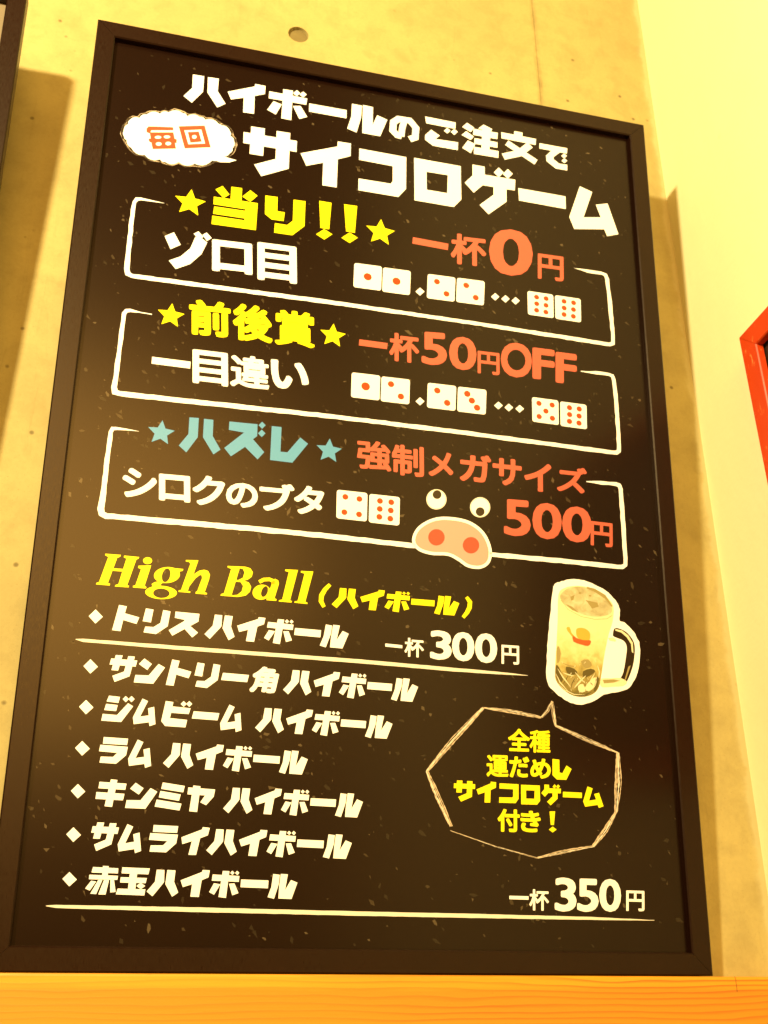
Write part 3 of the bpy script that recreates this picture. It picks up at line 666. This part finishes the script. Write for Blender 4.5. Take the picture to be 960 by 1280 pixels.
put(a, [[(500,178),(522,190),(526,212),(497,308),(510,315),(508,326),(443,321),(446,300),(478,215),(476,200)], [[*el((410,268),60,50,26,-.2)], [*el((430,264),21,38,18,.35)]],
        [(568,116),(653,120),(600,322),(613,328),(610,337),(525,330),(527,321),(548,317),(592,134),(568,127)], [(673,126),(755,130),(702,332),(717,338),(715,347),(629,338),(631,329),(651,326),(697,144),(672,137)]], ch2, I_yel)
a.build('heading_lettering', 'yellow serif italic heading High Ball')

# ---- mug print
M_drink = ink('mug_drink_ink', (.5, .45, .2)); k = N(M_drink); v = k.coord()
cm = Crop(660, 700, 6.0)
zt, zb = cm(420, 440).y, cm(380, 1020).y
sp = k.n('ShaderNodeSeparateXYZ'); k.l(v, sp.inputs[0])
g_ = k.math('DIVIDE', k.math('SUBTRACT', sp.outputs[2], zb), zt-zb)
n1 = k.noise(v, 130, 4, .55, .6)
g2 = k.math('ADD', g_, k.math('MULTIPLY', k.math('SUBTRACT', n1, .5), .55))
k.l(k.ramp(g2, [(.0, (.15, .125, .04)), (.20, (.26, .21, .065)), (.36, (.42, .35, .12)), (.55, (.62, .56, .26)), (.85, (.68, .66, .40))]), k.b.inputs['Base Color'])
M_foam = ink('mug_foam_ink', (.4, .38, .25)); k = N(M_foam); n1 = k.noise(k.coord(), 120, 4, .55, .8)
k.l(k.ramp(n1, [(.35, (.36, .33, .19)), (.55, (.48, .45, .28)), (.75, (.62, .59, .42))]), k.b.inputs['Base Color'])
I_ol = ink('olive_facet_ink', (.10, .08, .025)); I_gl = ink('pale_facet_ink', (.66, .64, .44)); I_mid = ink('amber_facet_ink', (.30, .25, .10)); I_hand = ink('handle_ink', (.022, .013, .006)); I_emo = ink('emblem_amber_ink', (.68, .36, .06)); I_emr = ink('emblem_red_ink', (.62, .10, .03))
a = Art()
out = smooth([(190,200),(250,160),(330,145),(400,148),(480,175),(580,230),(655,300),(690,375),(684,450),(740,480),(800,550),(838,640),(832,780),(800,900),(740,970),(650,992),(570,1010),(500,1055),(420,1083),(340,1078),(250,1030),(170,960),(137,880),(142,720),(152,560),(172,380)], 4)
a.loops([[cm(x+rnd.uniform(-3, 3), y+rnd.uniform(-3, 3)) for x, y in out]], I_white, 1)
L_ = lambda pts, m_, lay, sm=0: a.loops([[cm(*p) for p in (smooth(pts, sm) if sm else pts)]], m_, lay)
L_([(228,262),(270,212),(350,194),(430,200),(520,228),(600,288),(640,350),(634,460),(604,560),(575,700),(550,860),(532,950),(495,1000),(425,1026),(340,1018),(262,970),(208,900),(203,820),(212,650),(222,450)], M_drink, 3, 3)
L_([(242,262),(300,212),(380,200),(470,218),(560,268),(618,330),(628,385),(590,415),(500,425),(400,405),(310,360),(255,310)], M_foam, 4, 4)
L_([(440,200),(500,215),(580,262),(635,345),(625,352),(575,290),(500,240),(440,215)], I_mid, 5)
a.stroke([cm(*p) for p in smooth([(246,300),(300,372),(400,425),(500,445),(590,442),(632,415)], 1)], px*.9*.5, I_mid, 6)
for p in ([(318,275),(350,262),(340,300),(322,305)], [(430,300),(520,320),(530,350),(480,365),(455,330)], [(280,330),(330,350),(380,395),(330,375)], [(380,240),(400,243),(395,256),(380,254)], [(455,262),(475,265),(472,275),(458,274)]): L_(p, I_mid, 7)
L_([(650,512),(700,520),(750,552),(795,620),(800,700),(785,800),(745,905),(715,925),(692,895),(715,840),(735,720),(740,650),(715,605),(650,578),(636,560)], I_hand, 3, 3)
L_([(655,518),(705,528),(752,566),(786,622),(790,700),(778,690),(772,630),(740,580),(700,545),(655,530)], I_gl, 5)
L_([(770,790),(735,895),(722,905),(752,800)], I_mid, 5)
L_([(550,890),(620,888),(690,885),(742,912),(715,945),(640,950),(560,955),(540,930)], I_gl, 4, 2)
L_([(560,900),(640,895),(690,905),(640,920),(570,925)], I_mid, 5)
L_([(600,585),(640,582),(660,600),(655,612),(612,605)], I_gl, 4)
# cut-glass facets
for pts, q in (([(206,800),(222,790),(245,835),(262,900),(240,915),(212,888)], 0), ([(215,660),(232,650),(246,700),(236,760),(216,770)], 2), ([(285,800),(345,815),(372,850),(330,862),(292,845)], 0), ([(300,905),(350,880),(372,925),(340,975),(305,950)], 2),
               ([(412,835),(470,815),(505,835),(455,872),(415,880)], 0), ([(395,760),(450,745),(480,790),(432,815)], 2), ([(300,982),(370,1004),(430,1004),(480,985),(430,1020),(350,1014)], 0), ([(508,890),(532,880),(520,960),(492,988)], 0), ([(470,900),(515,880),(505,945),(455,985),(425,960)], 1), ([(375,945),(412,930),(430,985),(385,990)], 1)):
    L_(pts, (I_ol, I_gl, I_mid)[q], 5, 2)
mw = px*.9/6*1.0
for pts, w_, q in (([(222,815),(262,880),(318,950)], 11, 1), ([(208,852),(240,918),(300,985)], 9, 1), ([(352,842),(395,892),(430,925)], 11, 1), ([(432,868),(395,905),(348,958)], 14, 1), ([(262,845),(300,860),(345,870)], 10, 1), ([(500,850),(470,905),(440,950)], 10, 1),
                   ([(300,868),(280,905),(262,930)], 8, 0), ([(352,885),(330,925),(322,965)], 8, 0), ([(455,905),(485,940)], 8, 0), ([(250,770),(300,790),(352,802)], 9, 2), ([(520,790),(535,840),(530,885)], 10, 1), ([(225,925),(275,975),(345,1008),(430,1012)], 7, 1)):
    n_ = [cm(*p) for p in subdiv(pts, 14)]
    a.stroke(n_, [mw*w_*max(.25, math.sin(math.pi*(i+.6)/(len(n_)+.2))) for i in range(len(n_))], (I_ol, I_gl, I_mid)[q], 6+q)
for i in range(26):
    x, y = rnd.uniform(215, 535), rnd.uniform(740, 990)
    if (x-375)**2/165**2+(max(0, y-850))**2/160**2 > .9: continue
    a.stroke([cm(x, y), cm(x+rnd.uniform(-14, 14), y+rnd.uniform(6, 20))], [mw*rnd.uniform(3, 8), mw*1.5], rnd.choice((I_gl, I_gl, I_ol)), 9)
L_([(365,515),(420,512),(462,545),(460,600),(430,608),(380,590),(362,560)], I_emo, 7, 3)
L_([(335,565),(362,585),(420,602),(465,602),(470,622),(450,645),(400,635),(340,612)], I_emr, 8, 2)
L_([(290,505),(312,505),(325,545),(345,570),(335,580),(310,550),(292,525)], I_emo, 8, 2)
a.build('mug_print', 'printed beer mug with pale drink, ice and a white outline')

# ---- paper flecks scattered over the print (uncountable)
rnd = random.Random(7); a = Art()
for i in range(1300):
    x, y = rnd.uniform(.022, W-.022), rnd.uniform(.022, H-.022)
    s_ = rnd.choice((.0007, .0009, .0012, .0015, .0021)); el_ = rnd.uniform(1.1, 2.6); an = rnd.gauss(-.75, .55); n = rnd.choice((3, 4, 4, 5))
    pts = []
    for j in range(n):
        t = 2*math.pi*(j+rnd.uniform(-.25, .25))/n; p = Vector((s_*el_*math.cos(t), s_*math.sin(t)))*rnd.uniform(.6, 1.1)
        pts.append((x+p.x*math.cos(an)-p.y*math.sin(an), y+p.x*math.sin(an)+p.y*math.cos(an)))
    a.loops([pts], rnd.choice((I_fl[0], I_fl[0], I_fl[1], I_fl[1], I_fl[2])), -.3)
o = a.build('print_flecks'); o['kind'] = 'stuff'
